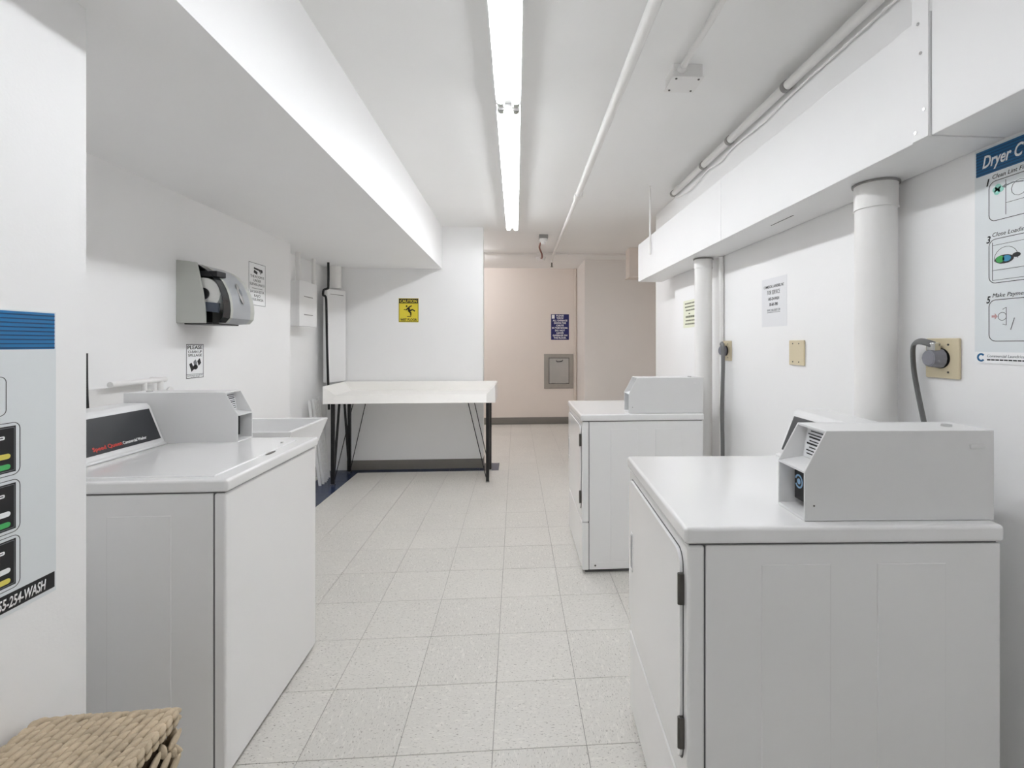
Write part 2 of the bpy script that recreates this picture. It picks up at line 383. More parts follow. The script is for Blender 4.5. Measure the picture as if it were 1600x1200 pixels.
# ------------------------------------------------------------------ ceiling pipes
sp = empty('sprinkler_pipe', (0.45, 1.5, 2.455)); tag(sp, 'long white sprinkler pipe running along the ceiling right of the lights', 'pipe')
def spp(name, m, fn):
    mb = MB(); fn(mb); o = mb.build(name, m, sp); o.matrix_parent_inverse = Matrix.Translation(sp.location).inverted()
spp('main_pipe', M_PIPE, lambda m: m.cyl((0.447, YBACK, 2.462), (0.482, 3.66, 2.462), 0.0235, 18))
spp('branch_pipe', M_PIPE, lambda m: m.cyl((0.482, 3.66, 2.462), (0.489, 6.35, 2.462), 0.017, 16))
spp('coupling', M_PIPE, lambda m: m.cyl((0.482, 3.6, 2.462), (0.482, 3.70, 2.462), 0.029, 18))
spp('hanger_bracket', M_PIPE, lambda m: m.box(0.505, 0.52, 3.63, 3.655, 2.45, CEIL))
spp('hanger_rod', M_PIPE, lambda m: m.box(0.476, 0.482, 3.2, 3.22, 2.48, CEIL))
spp('elbow', M_PIPE, lambda m: m.tube([(0.489, 6.33, 2.462), (0.489, 6.385, 2.455), (0.489, 6.395, 2.41)], 0.018, 12))
spp('sprinkler_head', M_HINGE, lambda m: (m.cyl((0.489, 6.395, 2.355), (0.489, 6.395, 2.41), 0.009, 10), m.cyl((0.489, 6.395, 2.35), (0.489, 6.395, 2.355), 0.018, 12)))
tag(MB().cyl((-2.55, 6.28, 2.505), (2.3, 6.28, 2.505), 0.012, 12).cyl((0.43, 6.28, 2.505), (0.56, 6.28, 2.505), 0.017, 12).build('cross_conduit', M_PIPE), 'thin pale conduit crossing the ceiling in front of far wall', 'conduit')
cp = empty('corner_pipe', (1.225, 2.0, 2.47)); tag(cp, 'white pipe in the corner of ceiling and right wall above the duct', 'pipe')
def cpp(name, m, fn):
    mb = MB(); fn(mb); o = mb.build(name, m, cp); o.matrix_parent_inverse = Matrix.Translation(cp.location).inverted()
cpp('pipe', M_PIPE, lambda m: m.cyl((1.226, 1.19, 2.478), (1.226, 3.62, 2.478), 0.021, 16))
for y in (2.05, 2.62, 3.0, 3.58): cpp('clamp', M_GREYBOX, lambda m: m.cyl((1.226, y, 2.478), (1.226, y + 0.025, 2.478), 0.025, 16))
tag(MB().tube([(1.248, 1.19, 2.44), (1.248, 1.5, 2.44), (1.248, 2.05, 2.44), (1.248, 2.3, 2.425), (1.248, 2.62, 2.44), (1.248, 2.8, 2.42), (1.248, 3.0, 2.44), (1.248, 3.3, 2.41), (1.248, 3.58, 2.44)], 0.005, 8).build('sagging_cable', M_PIPE), 'thin white cable sagging between clamps under the corner pipe', 'cable')
jb = empty('ceiling_junction_box', (0.75, 2.06, CEIL)); tag(jb, 'square white junction box on ceiling with a conduit running into it', 'junction box')
MB().box(-0.065, 0.065, -0.055, 0.065, -0.055, 0, 0.003).build('box', M_PIPE, jb)
MB().box(-0.07, 0.07, -0.06, 0.07, -0.062, -0.055, 0.002).build('cover', M_PIPE, jb)
MB().cyl((-0.05, -3.2, -0.028), (-0.03, -0.05, -0.028), 0.0135, 14).build('conduit', M_PIPE, jb)
MB().cyl((-0.03, -0.085, -0.028), (-0.03, -0.052, -0.028), 0.019, 14).build('connector', M_PIPE, jb)
MB().box(-0.075, 0.0, -0.5, -0.48, -0.012, 0, 0.001).build('strap', M_PIPE, jb)
for (x, y) in ((-0.05, -0.045), (0.05, -0.045), (0.05, 0.05), (-0.05, 0.05)): MB().cyl((x, y, -0.0645), (x, y, -0.0615), 0.005, 8).build('screw', M_HINGE, jb)
lh = empty('lampholder', (0.31, 5.3, CEIL)); tag(lh, 'bare lampholder on a grey ceiling box with red-brown cable', 'lampholder')
MB().box(-0.05, 0.05, -0.05, 0.05, -0.04, 0, 0.003).build('box', M_GREYBOX, lh)
MB().cyl((0, 0, -0.075), (0, 0, -0.04), 0.045, 18).cyl((0, 0, -0.105), (0, 0, -0.075), 0.028, 18).build('socket', M_FIXT, lh)
MB().tube([(-0.02, 0.04, -0.06), (-0.03, 0.3, -0.075), (0.02, 0.7, -0.075), (0.04, 1.0, -0.068), (0.045, 1.28, -0.03)], 0.011, 8).build('cable', M_BROWN, lh)
sd = empty('smoke_detector', (0.355, 6.66, CEIL)); tag(sd, 'round white smoke detector on ceiling near the far wall', 'detector')
MB().cyl((0, 0, -0.02), (0, 0, 0), 0.07, 24).build('base', M_FIXT, sd)
MB().cyl((0, 0, -0.05), (0, 0, -0.02), 0.045, 24, 0.062).build('cover', M_FIXT, sd)

# ------------------------------------------------------------------ fluorescent lights
def strip_light(y0, y1, label, tube_mat):
    e = empty('fluorescent_strip_light', (-0.035, y0, CEIL)); tag(e, label, 'light', 'fluorescent strip lights'); L = y1 - y0
    MB().prism([(-0.045, 0), (-0.045, -0.05), (-0.058, -0.06), (-0.058, -0.096), (-0.0555, -0.096), (-0.0555, -0.063), (-0.03, -0.068), (-0.012, -0.088), (0.012, -0.088), (0.03, -0.068), (0.0555, -0.063), (0.0555, -0.096), (0.058, -0.096), (0.058, -0.06), (0.045, -0.05), (0.045, 0)], 0.003, L - 0.003, 'Y').build('housing', M_FIXT, e)  # downturned side lips added to hold tube light off the ceiling and soffit
    for sx in (-1, 1):
        t = MB().cyl((sx * 0.0345, 0.03, -0.0955), (sx * 0.0345, L - 0.03, -0.0955), 0.019, 20).build('tube', tube_mat, e)
        for ya in (0.012, L - 0.042): MB().cyl((sx * 0.0345, ya, -0.0955), (sx * 0.0345, ya + 0.03, -0.0955), 0.0198, 18).build('end_cap', M_CAP, t)
    for y in (0.006, L - 0.006):
        for sx in (-1, 1): MB().box(sx * 0.0345 - 0.014, sx * 0.0345 + 0.014, y - 0.005, y + 0.005, -0.112, -0.03, 0.002).build('socket', M_FIXT, e)
strip_light(-0.2, 2.225, 'two-tube fluorescent strip light nearest the camera, cut by the photo top', M_TUBE)
strip_light(2.235, 4.66, 'two-tube fluorescent strip light farther along the ceiling, ending before the partition', M_TUBEF)
e = empty('alcove_strip_light', (-0.425, 6.42, CEIL)); tag(e, 'fluorescent light end peeking out behind the partition wall', 'light')
MB().box(-1.25, 0, -0.05, 0.05, -0.06, 0, 0.003).build('housing', M_FIXT, e)
MB().cyl((-1.23, 0, -0.085), (-0.02, 0, -0.085), 0.016, 16).build('tube', M_TUBE2, e)
MB().box(-0.012, 0.0, -0.03, 0.03, -0.12, -0.06, 0.002).build('socket', M_FIXT, e)
MB().box(-1.25, -1.238, -0.03, 0.03, -0.12, -0.06, 0.002).build('socket', M_FIXT, e)

# ------------------------------------------------------------------ laundry machines (front faces local -x, y = width)
ZW, TOPH, DEP = 0.905, 0.038, 0.705
def meter_case(par, x0, y0, wy, logo=True):
    """coin and card meter box on the worktop; profile in x,z"""
    k = empty('payment_meter', (x0, y0, ZW + 0.001)); k.parent = par
    L, Hh = 0.44, 0.205
    prof = [(0, 0), (0, 0.112), (0.05, Hh), (L, Hh), (L, 0)]
    MB().prism(prof, 0, 0.004, 'Y', 0.0012, 1).build('side_plate', M_CASE, k)
    MB().prism(prof, wy - 0.004, wy, 'Y', 0.0012, 1).build('side_plate', M_CASE, k)
    MB().prism([(0.075, 0.004), (0.075, 0.112), (0.06, 0.116), (0.075, Hh - 0.001), (L - 0.002, Hh - 0.001), (L - 0.002, 0.004)], 0.0035, wy - 0.0035, 'Y').build('housing', M_CASE, k)
    MB().box(0.0005, 0.07, 0.0035, wy - 0.0035, 0, 0.006).build('base_plate', M_CASE, k)
    MB().prism([(0.0005, 0.108), (0.0005, 0.112), (0.068, 0.122), (0.07, 0.108)], 0.0035, wy - 0.0035, 'Y').build('shelf', M_CASE, k)
    MB().prism([(0.05, Hh - 0.006), (0.05, Hh), (0.09, Hh), (0.09, Hh - 0.006)], 0.001, wy - 0.001, 'Y', 0.001, 1).build('top_lip', M_CASE, k)
    rd = MB().box(0.035, 0.078, 0.028, wy - 0.012, 0.02, 0.098, 0.003).build('card_reader', M_BLACK, k)
    if logo:
        mb = MB()
        cy, cz = 0.084, 0.066
        for q in arc_strip(cy, cz, 0.017, 0.004, 20, 330): mb.prism(q, 0.0338, 0.0352, 'X')
        mb.prism(disc(cy, cz, 0.007), 0.0338, 0.0352, 'X')
        mb.build('reader_emblem', mat('emblem_pale_blue', srgb(150, 190, 225), 0.4), k, smooth=False)
    lab = MB().prism([(0.0594, 0.124), (0.0714, 0.196), (0.0722, 0.196), (0.0602, 0.124)], 0.012, wy - 0.012, 'Y').build('instruction_label', M_PAPER, k, smooth=False)
    mb = MB(); r = random.Random(7)
    for q in range(8):
        z = 0.132 + q * 0.0078; x = 0.0594 + (z - 0.124) / 6 - 0.0006
        mb.box(x - 0.0003, x + 0.0004, 0.016, wy - 0.016 - r.random() * 0.02, z, z + (0.0042 if q in (3, 5) else 0.0026))
    mb.build('label_print', M_INK, k, smooth=False)
    MB().box(L - 0.058, L - 0.022, -0.003, 0.001, Hh - 0.042, Hh - 0.031, 0.0028).build('side_slot', M_CASE, k)
    MB().cyl((L - 0.06, wy * 0.5, Hh - 0.002), (L - 0.06, wy * 0.5, Hh + 0.004), 0.011, 16).build('key_lock', M_CHROME, k)
    MB().cyl((0.022, -0.0006, 0.035), (0.022, 0.001, 0.035), 0.0022, 8).build('rivet', M_HINGE, k)
    return k
def body_common(t, W):
    MB().box(-0.008, DEP + 0.006, -0.006, W + 0.006, ZW - TOPH, ZW, 0.009, 3).build('worktop', M_ENAMEL, t)
    MB().box(0.006, DEP - 0.006, 0.005, W - 0.005, ZW - TOPH - 0.006, ZW - TOPH + 0.003).build('top_seam', M_DARKGAP, t)
    MB().box(0.02, DEP - 0.02, 0.02, W - 0.02, 0.0, 0.03).build('plinth', M_DARKGAP, t)
def side_emboss(t, W, spans, z0, z1):
    for (a, b) in spans:
        for y, s in ((0.0, -1), (W, 1)):
            y0, y1 = (y - 0.0016, y + 0.001) if s < 0 else (y - 0.001, y + 0.0016)
            MB().box(a, b, y0, y1, z0, z1, 0.0011, 1).build('side_panel_emboss', M_ENAMEL, t)
def console(t, y0, y1, xb=0.535):
    k = empty('control_console', (xb, y0, ZW + 0.001)); k.parent = t; W = y1 - y0; xt = 0.055; H = 0.166
    MB().prism([(0, 0.012), (xt, H - 0.012), (xt + 0.012, H), (DEP - xb, H), (DEP - xb, 0), (-0.01, 0), (-0.01, 0.008)], 0, W, 'Y', 0.003, 2).build('housing', M_CASE, k)
    sl = Vector((xt, 0, H - 0.024)); n = Vector((-sl.z, 0, sl.x)).normalized(); u = sl.normalized(); p0 = Vector((0, 0, 0.012))
    def slab(name, m, a, b, ya, yb, d0, d1):
        mb = MB(); q = [p0 + u * a * sl.length + n * d0, p0 + u * b * sl.length + n * d0, p0 + u * b * sl.length + n * d1, p0 + u * a * sl.length + n * d1]
        mb.prism([(v.x, v.z) for v in q], ya, yb, 'Y'); return mb.build(name, m, k, smooth=False)
    slab('display_panel', M_CONSOLE, 0.1, 0.93, 0.014, W - 0.014, 0.0002, 0.0016)
    return k, p0, u, n, sl.length
def dryer(name, loc, rz, label, W=0.648):
    t = empty(name, loc, rz); tag(t, label, 'dryer', 'commercial dryers')
    body_common(t, W)
    zt = ZW - TOPH - 0.004
    MB().box(0.041, DEP, 0, W, 0.022, zt, 0.003).build('cabinet', M_ENAMEL, t)
    MB().box(0.038, 0.043, 0.003, W - 0.003, 0.03, zt - 0.003).build('front_seam', M_DARKGAP, t)
    MB().box(0, 0.0395, 0, W, 0.292, zt, 0.008, 3).build('front_panel', M_ENAMEL, t)
    MB().box(0, 0.0395, 0, W, 0.018, 0.288, 0.008, 3).build('lower_panel', M_ENAMEL, t)
    # door with rounded corners
    def rr(y0, y1, z0, z1, r, n=5):
        P = []
        for (cy, cz, a0) in ((y1 - r, z1 - r, 0), (y0 + r, z1 - r, 90), (y0 + r, z0 + r, 180), (y1 - r, z0 + r, 270)):
            for q in range(n + 1):
                a = math.radians(a0 + 90 * q / n); P.append((cy + r * math.cos(a), cz + r * math.sin(a)))
        return P
    MB().prism(rr(0.027, W - 0.027, 0.352, 0.839, 0.035), -0.0012, 0.004, 'X').build('door_gap', M_DARKGAP, t)
    d = MB().prism(rr(0.03, W - 0.03, 0.355, 0.836, 0.033), -0.0085, 0.002, 'X', 0.0025, 2).build('door', M_ENAMEL, t)
    MB().box(-0.0105, -0.006, W - 0.095, W - 0.068, 0.535, 0.665, 0.002).build('handle_rim', M_CASE, d)
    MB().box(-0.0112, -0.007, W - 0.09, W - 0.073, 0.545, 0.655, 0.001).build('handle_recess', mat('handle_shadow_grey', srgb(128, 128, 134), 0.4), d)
    for z in (0.43, 0.755):
        MB().box(-0.0105, 0.0, 0.021, 0.0315, z - 0.035, z + 0.035, 0.001).cyl((-0.0105, 0.0265, z - 0.035), (-0.0105, 0.0265, z + 0.035), 0.004, 10).build('hinge', M_HINGE, t)
    side_emboss(t, W, ((0.165, 0.32), (0.425, 0.58)), 0.07, 0.82)
    MB().box(0.05, DEP - 0.01, -0.0012, 0.001, 0.03, 0.062, 0.001, 1).build('base_strip', M_ENAMEL, t)
    MB().cyl((0.075, -0.002, 0.045), (0.075, 0.001, 0.045), 0.0055, 10).build('foot_screw', M_HINGE, t)
    meter_case(t, 0.275, 0.024, 0.118)
    console(t, 0.15, W - 0.006)
    return t
dryer('commercial_dryer', (0.378, 1.016, 0), math.radians(-2.6), 'white commercial dryer in the right foreground, nearest the camera')
dryer('commercial_dryer', (0.376, 2.655, 0), 0.0, 'white commercial dryer farther back along the right wall, by the far vent pipe')

W = 0.636
ws = empty('commercial_washer', (-0.863, 2.098, 0), PI); tag(ws, 'white top-loading commercial washer with charcoal console on the left', 'washer')
body_common(ws, W)
MB().box(0.037, DEP, 0, W, 0.022, ZW - TOPH - 0.004, 0.003).build('cabinet', M_ENAMEL, ws)
MB().box(0.03, 0.04, 0.003, W - 0.003, 0.03, ZW - TOPH - 0.007).build('front_seam', M_DARKGAP, ws)
MB().box(0, 0.0355, 0, W, 0.012, ZW - TOPH - 0.004, 0.008, 3).build('front_panel', M_ENAMEL, ws)
side_emboss(ws, W, ((0.155, 0.335), (0.43, 0.6)), 0.07, 0.80)
ld = MB().box(0.05, 0.5, 0.075, W - 0.03, ZW - 0.004, ZW + 0.004, 0.0038, 3).build('lid', M_ENAMEL, ws)
MB().ball((0.04, 0.30, ZW + 0.0005), 0.008, 0.035, 0.0022, None, 16, 8).build('lid_finger_grip', M_HINGE, ws)
MB().ball((0.08, 0.13, ZW + 0.004), 0.006, 0.01, 0.002, None, 12, 6).build('lid_bumper', M_CHROME, ws)
meter_case(ws, 0.265, 0.0, 0.108)
k, p0, u, n, sll = console(ws, 0.112, W - 0.004, 0.545)
R = Matrix((Vector((0, -1, 0)), u, n)).transposed().to_4x4()
cw = W - 0.004 - 0.112
for (body, y, wid, m_, nm) in (('Speed Queen', 0.31, 0.118, M_REDINK, 'red_lettering'), ('Commercial Washer', 0.188, 0.108, M_WHITEINK, 'white_lettering')):
    me = text_mesh(body, 0.0135 if m_ is M_REDINK else 0.011, wid, 0.02); me.materials.append(m_)
    o = bpy.data.objects.new(nm, me); C.objects.link(o); o.parent = k
    Rm = R.copy(); Rm.translation = p0 + u * 0.028 + n * 0.0018 + Vector((0, y, 0)); o.matrix_local = Rm
MB().cyl((0.1, 0.3, 0.1655), (0.1, 0.3, 0.1675), 0.009, 14).build('console_screw', M_BLACK, k)

# ------------------------------------------------------------------ utility tub, supply valves
tb = empty('utility_tub', (-1.105, 2.33, 0)); tag(tb, 'white laundry tub with flared rim just behind the washer', 'sink')
def tub_ring(mb, rings):
    prev = None
    for R4 in rings:
        vv = [mb.bm.verts.new(p) for p in R4]
        if prev:
            for q in range(4): mb.bm.faces.new((prev[q], prev[(q + 1) % 4], vv[(q + 1) % 4], vv[q]))
        prev = vv
    mb.bm.faces.new(prev)
def rect(x0, x1, y0, y1, z): return [(x0, y0, z), (x1, y0, z), (x1, y1, z), (x0, y1, z)]
mb = MB()
tub_ring(mb, [rect(-0.58, -0.04, 0.05, 0.36, 0.5), rect(-0.6, -0.015, 0.02, 0.4, 0.74), rect(-0.62, 0.035, -0.01, 0.43, 0.885), rect(-0.615, 0.03, -0.005, 0.425, 0.888),
              rect(-0.60, 0.012, 0.012, 0.41, 0.885), rect(-0.585, -0.03, 0.04, 0.38, 0.74), rect(-0.56, -0.06, 0.07, 0.34, 0.53)])
mb.build('basin', M_TUB, tb, angle=25)
for (x, y) in ((-0.56, 0.06), (-0.06, 0.06), (-0.56, 0.35), (-0.06, 0.35)): MB().box(x - 0.02, x + 0.02, y - 0.02, y + 0.02, 0, 0.55, 0.003).build('leg', M_TUB, tb)
sv = empty('water_supply_valve', (XL, 2.07, 1.1)); tag(sv, 'water supply pipe with valves on the wall above the washer', 'valve')
MB().box(0, 0.02, -0.1, 0.22, -0.13, 0.02, 0.003).build('wall_box', M_PIPE, sv)
MB().cyl((0.05, 0.02, 0.035), (0.05, 0.33, 0.035), 0.013, 12).cyl((0, 0.31, 0.035), (0.05, 0.31, 0.035), 0.013, 12).build('pipe', M_PIPE, sv)
for y in (0.2, 0.3): MB().cyl((0.05, y, -0.06), (0.05, y, 0.035), 0.012, 12).cyl((0.05, y, -0.02), (0.09, y, -0.02), 0.008, 10).cyl((0.09, y, -0.02), (0.098, y, -0.02), 0.022, 14).build('valve', M_PIPE, sv)
tag(MB().tube([(XL + 0.03, 2.0, 1.27), (XL + 0.032, 2.0, 1.1), (XL + 0.05, 1.99, 0.92), (XL + 0.06, 1.97, 0.6), (XL + 0.06, 1.95, 0.3)], 0.008, 10).build('drain_hose', M_BLACK), 'dark hose hanging down the wall beside the washer', 'hose')

# ------------------------------------------------------------------ paper towel dispenser
dz0, dz1 = 1.415, 1.742
dp = empty('paper_towel_dispenser', (XL, 2.547, dz0)); tag(dp, 'grey paper towel dispenser with smoked window on the left wall', 'dispenser')
H_ = dz1 - dz0; WD = 0.31
def dprof(inset=0.0):
    P = [(0.0, 0.0 + inset), (0.0, H_ - inset)]
    for q in range(10):
        a = math.radians(84 - q * 9.3)
        P.append((0.03 + (0.2 - inset) * math.cos(a), 0.07 + (H_ - 0.075 - inset) * math.sin(a)))
    P += [(0.226 - inset, 0.03), (0.205 - inset, 0.006), (0.15, 0.0 + inset)]; return P
front = dprof()
MB().prism([(0, 0), (0, H_), (0.1, H_ - 0.012)] + [(0.1 + 0.045 * math.sin(PI * q / 12), (H_ - 0.012) * (1 - q / 6)) for q in range(1, 6)] + [(0.145, 0.0)], 0, 0.012, 'Y', 0.002, 1).build('near_side_panel', M_DISP, dp)
MB().box(0, 0.02, 0.01, WD - 0.01, 0.005, H_ - 0.005).build('back_plate', M_DARKIN, dp)
MB().prism(dprof(0.004), WD - 0.05, WD, 'Y', 0.004, 2).build('far_side_panel', M_DISP, dp)
def shell(name, m, y0, y1, th=0.004, i0=1, i1=None, parent=None, off=0.0):
    P = front[i0:i1]; mb = MB(); bm = mb.bm
    outer = [[bm.verts.new((p[0] + off, y, p[1])) for p in P] for y in (y0, y1)]
    inner = [[bm.verts.new((p[0] - th, y, p[1] - th * 0.5)) for p in P] for y in (y0, y1)]
    for q in range(len(P) - 1):
        bm.faces.new((outer[0][q], outer[0][q + 1], outer[1][q + 1], outer[1][q])); bm.faces.new((inner[0][q], inner[1][q], inner[1][q + 1], inner[0][q + 1]))
        bm.faces.new((outer[0][q], inner[0][q], inner[0][q + 1], outer[0][q + 1])); bm.faces.new((outer[1][q], outer[1][q + 1], inner[1][q + 1], inner[1][q]))
    for q in (0, len(P) - 1): bm.faces.new((outer[0][q], outer[1][q], inner[1][q], inner[0][q]))
    return mb.build(name, m, parent or dp)
cv = shell('front_cover', M_SILVER, 0.08, WD - 0.05)
shell('cover_rim', M_DISP, 0.07, 0.09, 0.004, 1, None, cv, 0.002)
shell('window', M_SMOKE, 0.012, 0.07, 0.003, 2, -1)
MB().cyl((0.115, 0.03, 0.155), (0.115, 0.25, 0.155), 0.085, 28).build('paper_roll', M_ROLL, dp)
MB().cyl((0.115, 0.02, 0.155), (0.115, 0.032, 0.155), 0.032, 20).build('roll_core', M_DARKIN, dp)
MB().box(0.03, 0.19, 0.02, 0.1, 0.245, 0.275, 0.004).build('feed_bar', M_DARKIN, dp)
MB().prism([(0.04, 0.075), (0.2, 0.055), (0.205, 0.105), (0.04, 0.12)], 0.013, 0.024, 'Y').build('inner_arm', mat('dispenser_blue_grey', srgb(70, 78, 92), 0.4), dp)
MB().box(0.03, 0.17, 0.015, WD - 0.06, -0.006, 0.004, 0.002).build('tear_bar', M_BLACK, dp)
mb = MB(); mb.ball((0.214, 0.185, 0.17), 0.005, 0.017, 0.062, Matrix.Rotation(math.radians(-20), 3, 'Y'), 20, 12); mb.build('oval_badge', M_GREYBOX, dp)
MB().ball((0.216, 0.185, 0.178), 0.005, 0.009, 0.022, Matrix.Rotation(math.radians(-20), 3, 'Y'), 14, 8).build('lock_button', M_GREYINK, dp)

# ------------------------------------------------------------------ breaker boxes and cables in the recess
bx = empty('breaker_box', (XREC, 3.93, 1.0)); tag(bx, 'small white breaker box high in the recess, left of table', 'electrical box')
p = onX(468, 438, -1.80); q = onX(495, 511, -1.80)
bx.location = (XREC, p.y, q.z); bw, bh = q.y - p.y, p.z - q.z
MB().box(0, 0.135, 0, bw, 0.0, bh, 0.003).build('box', M_DUCT, bx)
dr = MB().box(0.135, 0.15, -0.002, bw + 0.002, -0.002, bh + 0.004, 0.003).build('door', M_DUCT, bx)
for z in (0.25, 0.66): MB().box(0.149, 0.1515, bw * 0.25, bw * 0.75, bh * z, bh * z + 0.008, 0.001).build('latch_groove', M_GREYBOX, dr)
for (yy, r, nm, lb) in ((p.y + 0.11, 0.022, 'conduit_riser', 'white conduit rising from the small breaker box to the soffit'), (p.y + 0.42, 0.016, 'conduit_riser', 'white conduit between the two electrical boxes under the soffit')):
    zb = p.z if yy < q.y else 1.62
    tag(MB().cyl((XREC + 0.09, yy, zb + 0.003), (XREC + 0.09, yy, SOF), r, 14).build(nm, M_PIPE), lb, 'conduit', 'conduits in the recess')
pa, pb = onY(510, 451, 4.72), onY(540, 455, 4.955)
ec = empty('electrical_cabinet', (pa.x, pa.y, 0.925), math.atan2(pb.y - pa.y, pb.x - pa.x)); tag(ec, 'tall white electrical cabinet standing in corner behind the folding table', 'electrical box')
cwid = (pb.xy - pa.xy).length; ch = pa.z - 0.925
MB().box(0.01, cwid, 0.014, 0.05, 0, ch, 0.003).build('cabinet', M_DUCT, ec)
dd = MB().box(0.012, cwid + 0.004, 0, 0.012, 0, ch + 0.002, 0.003).build('door', M_DUCT, ec)
MB().ball((0.025, -0.006, ch * 0.63), 0.01, 0.008, 0.01, None, 12, 8).build('knob', M_FIXT, dd)
MB().box(0.05, cwid - 0.03, -0.0012, 0.001, ch - 0.05, ch - 0.044, 0.0006).build('groove', M_GREYBOX, dd)
p = onY(524, 430, 4.9); tag(MB().cyl((p.x, 4.9, 1.865), (p.x, 4.9, SOF), 0.058, 20).build('cabinet_riser_pipe', M_PIPE), 'thick white riser between the tall electrical cabinet and soffit', 'pipe')
pts = [onY(u_, v_, 4.66) for (u_, v_) in ((513, 406), (513, 447), (511, 451), (506, 453), (505, 461), (509, 464), (510, 480), (511, 540), (513, 604), (514, 640))]
pts[0].z = SOF
tag(MB().tube(pts, 0.011, 10, smooth=3).build('black_cable', M_BLACK), 'black cable running down the tall electrical cabinet behind table', 'cable')
for i in range(6):
    b_ = onZ(500 + i * 3.2, 759 - i * 2.6, 0); r = random.Random(i)
    o = empty('white_slat', (b_.x, b_.y, 0.0), r.uniform(-0.25, 0.25))
    tag(o, 'loose white slats standing upright beside the left table leg', 'slat', 'white slats leaning under the table')
    h = 0.76 + 0.03 * r.random()
    bm_ = MB().box(-0.012, 0.012, -0.005, 0.005, 0, h, 0.002)
    for v in bm_.bm.verts: v.co.x += -0.1 * (v.co.z / h) + 0.012 * math.sin(v.co.z * 9 + i)
    s_ = bm_.build('board', M_TUB, o)

# ------------------------------------------------------------------ folding table
tx0, tx1, tyf, tyb = -1.752, -0.192, 4.40, 4.95
TZ, RIM = 0.832, 0.918
ft = empty('folding_table', ((tx0 + tx1) / 2, (tyf + tyb) / 2, 0)); tag(ft, 'cream laundry folding table with raised rim and black steel legs', 'table')
inv = Matrix.Translation(ft.location).inverted()
def tp(name, m, mb):
    o = mb.build(name, m, ft); o.matrix_parent_inverse = inv; return o
ix0, ix1, iyf, iyb = tx0 + 0.085, tx1 - 0.085, tyf + 0.06, tyb - 0.02
tp('table_top', M_LAMINATE, MB().box(ix0, ix1, iyf, iyb, TZ - 0.025, TZ, 0.0015))
tp('front_lip', M_LAMINATE, MB().prism([(tyf, 0.757), (tyf, 0.762), (iyf, TZ), (iyf, TZ - 0.03), (tyf + 0.02, 0.757)], tx0 + 0.02, tx1 - 0.02, 'X', 0.001, 1))
for (a, b) in ((tx0, ix0), (tx1, ix1)):
    s_ = 1 if a < b else -1
    mb = MB()
    V = [mb.bm.verts.new(pp) for pp in ((a, tyf, RIM), (a, tyb, RIM), (b, iyb, TZ), (b, iyf, TZ), (a, tyf, 0.757), (a, tyb, 0.757), (b, iyb, 0.80), (b + s_ * 0.0, tyf + 0.002, 0.757))]
    for f_ in ((0, 1, 2, 3), (4, 5, 1, 0), (1, 5, 6, 2), (4, 7, 6, 5), (0, 3, 7, 4), (3, 2, 6, 7)): mb.bm.faces.new([V[q] for q in f_])
    tp('side_rim', M_LAMINATE, mb)
tp('back_rim', M_LAMINATE, MB().prism([(iyb, TZ), (tyb, RIM), (tyb + 0.008, RIM), (tyb + 0.008, TZ - 0.03), (iyb, TZ - 0.03)], tx0 + 0.01, tx1 - 0.01, 'X', 0.001, 1))
def bar(a, b, r=0.014): return MB().cyl(a, b, r, 8)
lx0, lx1, yf_, yb_ = -1.684, -0.266, 4.46, 4.89
for x in (lx0, lx1):
    xo = 0.006 if x == lx0 else 0.0
    tp('leg', M_BLACKSTEEL, MB().box(x - 0.015, x + 0.015, yf_ - 0.015, yf_ + 0.015, 0, 0.8, 0.002))
    tp('leg', M_BLACKSTEEL, MB().box(x - 0.015, x + 0.015, yb_ - 0.015, yb_ + 0.015, 0, 0.8, 0.002))
    tp('leg_brace', M_BLACKSTEEL, bar((x, yf_ + 0.01, 0.02), (x, yf_ + 0.17, 0.8), 0.012))
    tp('leg_brace', M_BLACKSTEEL, bar((x, yb_ - 0.01, 0.02), (x, yb_ - 0.15, 0.8), 0.012))
    sg = 1 if x == lx0 else -1
    tp('tension_rod', M_BLACKSTEEL, bar((x + sg * 0.015, yf_, 0.05), (x + sg * 0.19, yf_, 0.79), 0.004))
    tp('tension_rod', M_BLACKSTEEL, bar((x + sg * 0.015, yb_, 0.05), (x + sg * 0.18, yb_, 0.79), 0.004))
    for y in (yf_, yb_): tp('foot', M_CHROME, MB().box(x - 0.018, x + 0.018, y - 0.018, y + 0.018, 0, 0.012, 0.002))

# ------------------------------------------------------------------ garbage chute and far wall
p, q = onY(850, 553, YFAR), onY(896.5, 607, YFAR)
gc = empty('garbage_chute', (p.x, YFAR, q.z)); tag(gc, 'stainless steel garbage chute door in the far beige wall', 'garbage chute')
gw, gh = q.x - p.x - 0.01, p.z - q.z
MB().box(0, gw, -0.012, 0, 0, gh, 0.003).build('frame', M_STEEL, gc)
MB().box(0.075, gw - 0.065, -0.0135, -0.01, 0.075, gh - 0.06).build('door_gap', M_DARKGAP, gc)
gd = MB().box(0.085, gw - 0.075, -0.022, -0.01, 0.085, gh - 0.07, 0.004).build('door', mat('polished_steel', srgb(205, 200, 194), 0.2, metal=0.95, noise=0.25, nscale=5, bump=0.3, bscale=6), gc)
MB().tube([(gw * 0.42, -0.022, gh - 0.11), (gw * 0.45, -0.045, gh - 0.125), (gw * 0.6, -0.045, gh - 0.12), (gw * 0.63, -0.022, gh - 0.1)], 0.007, 8).build('handle', M_BLACK, gd)
for x in (0.12, gw - 0.12): MB().cyl((x, -0.02, 0.085), (x + 0.05, -0.02, 0.085), 0.008, 8).build('hinge', M_HINGE, gc)
rp = empty('corner_riser_pipe', (0.968, YFAR - 0.025, 0)); tag(rp, 'slim pale pipe rising in the corner right of garbage chute', 'pipe')
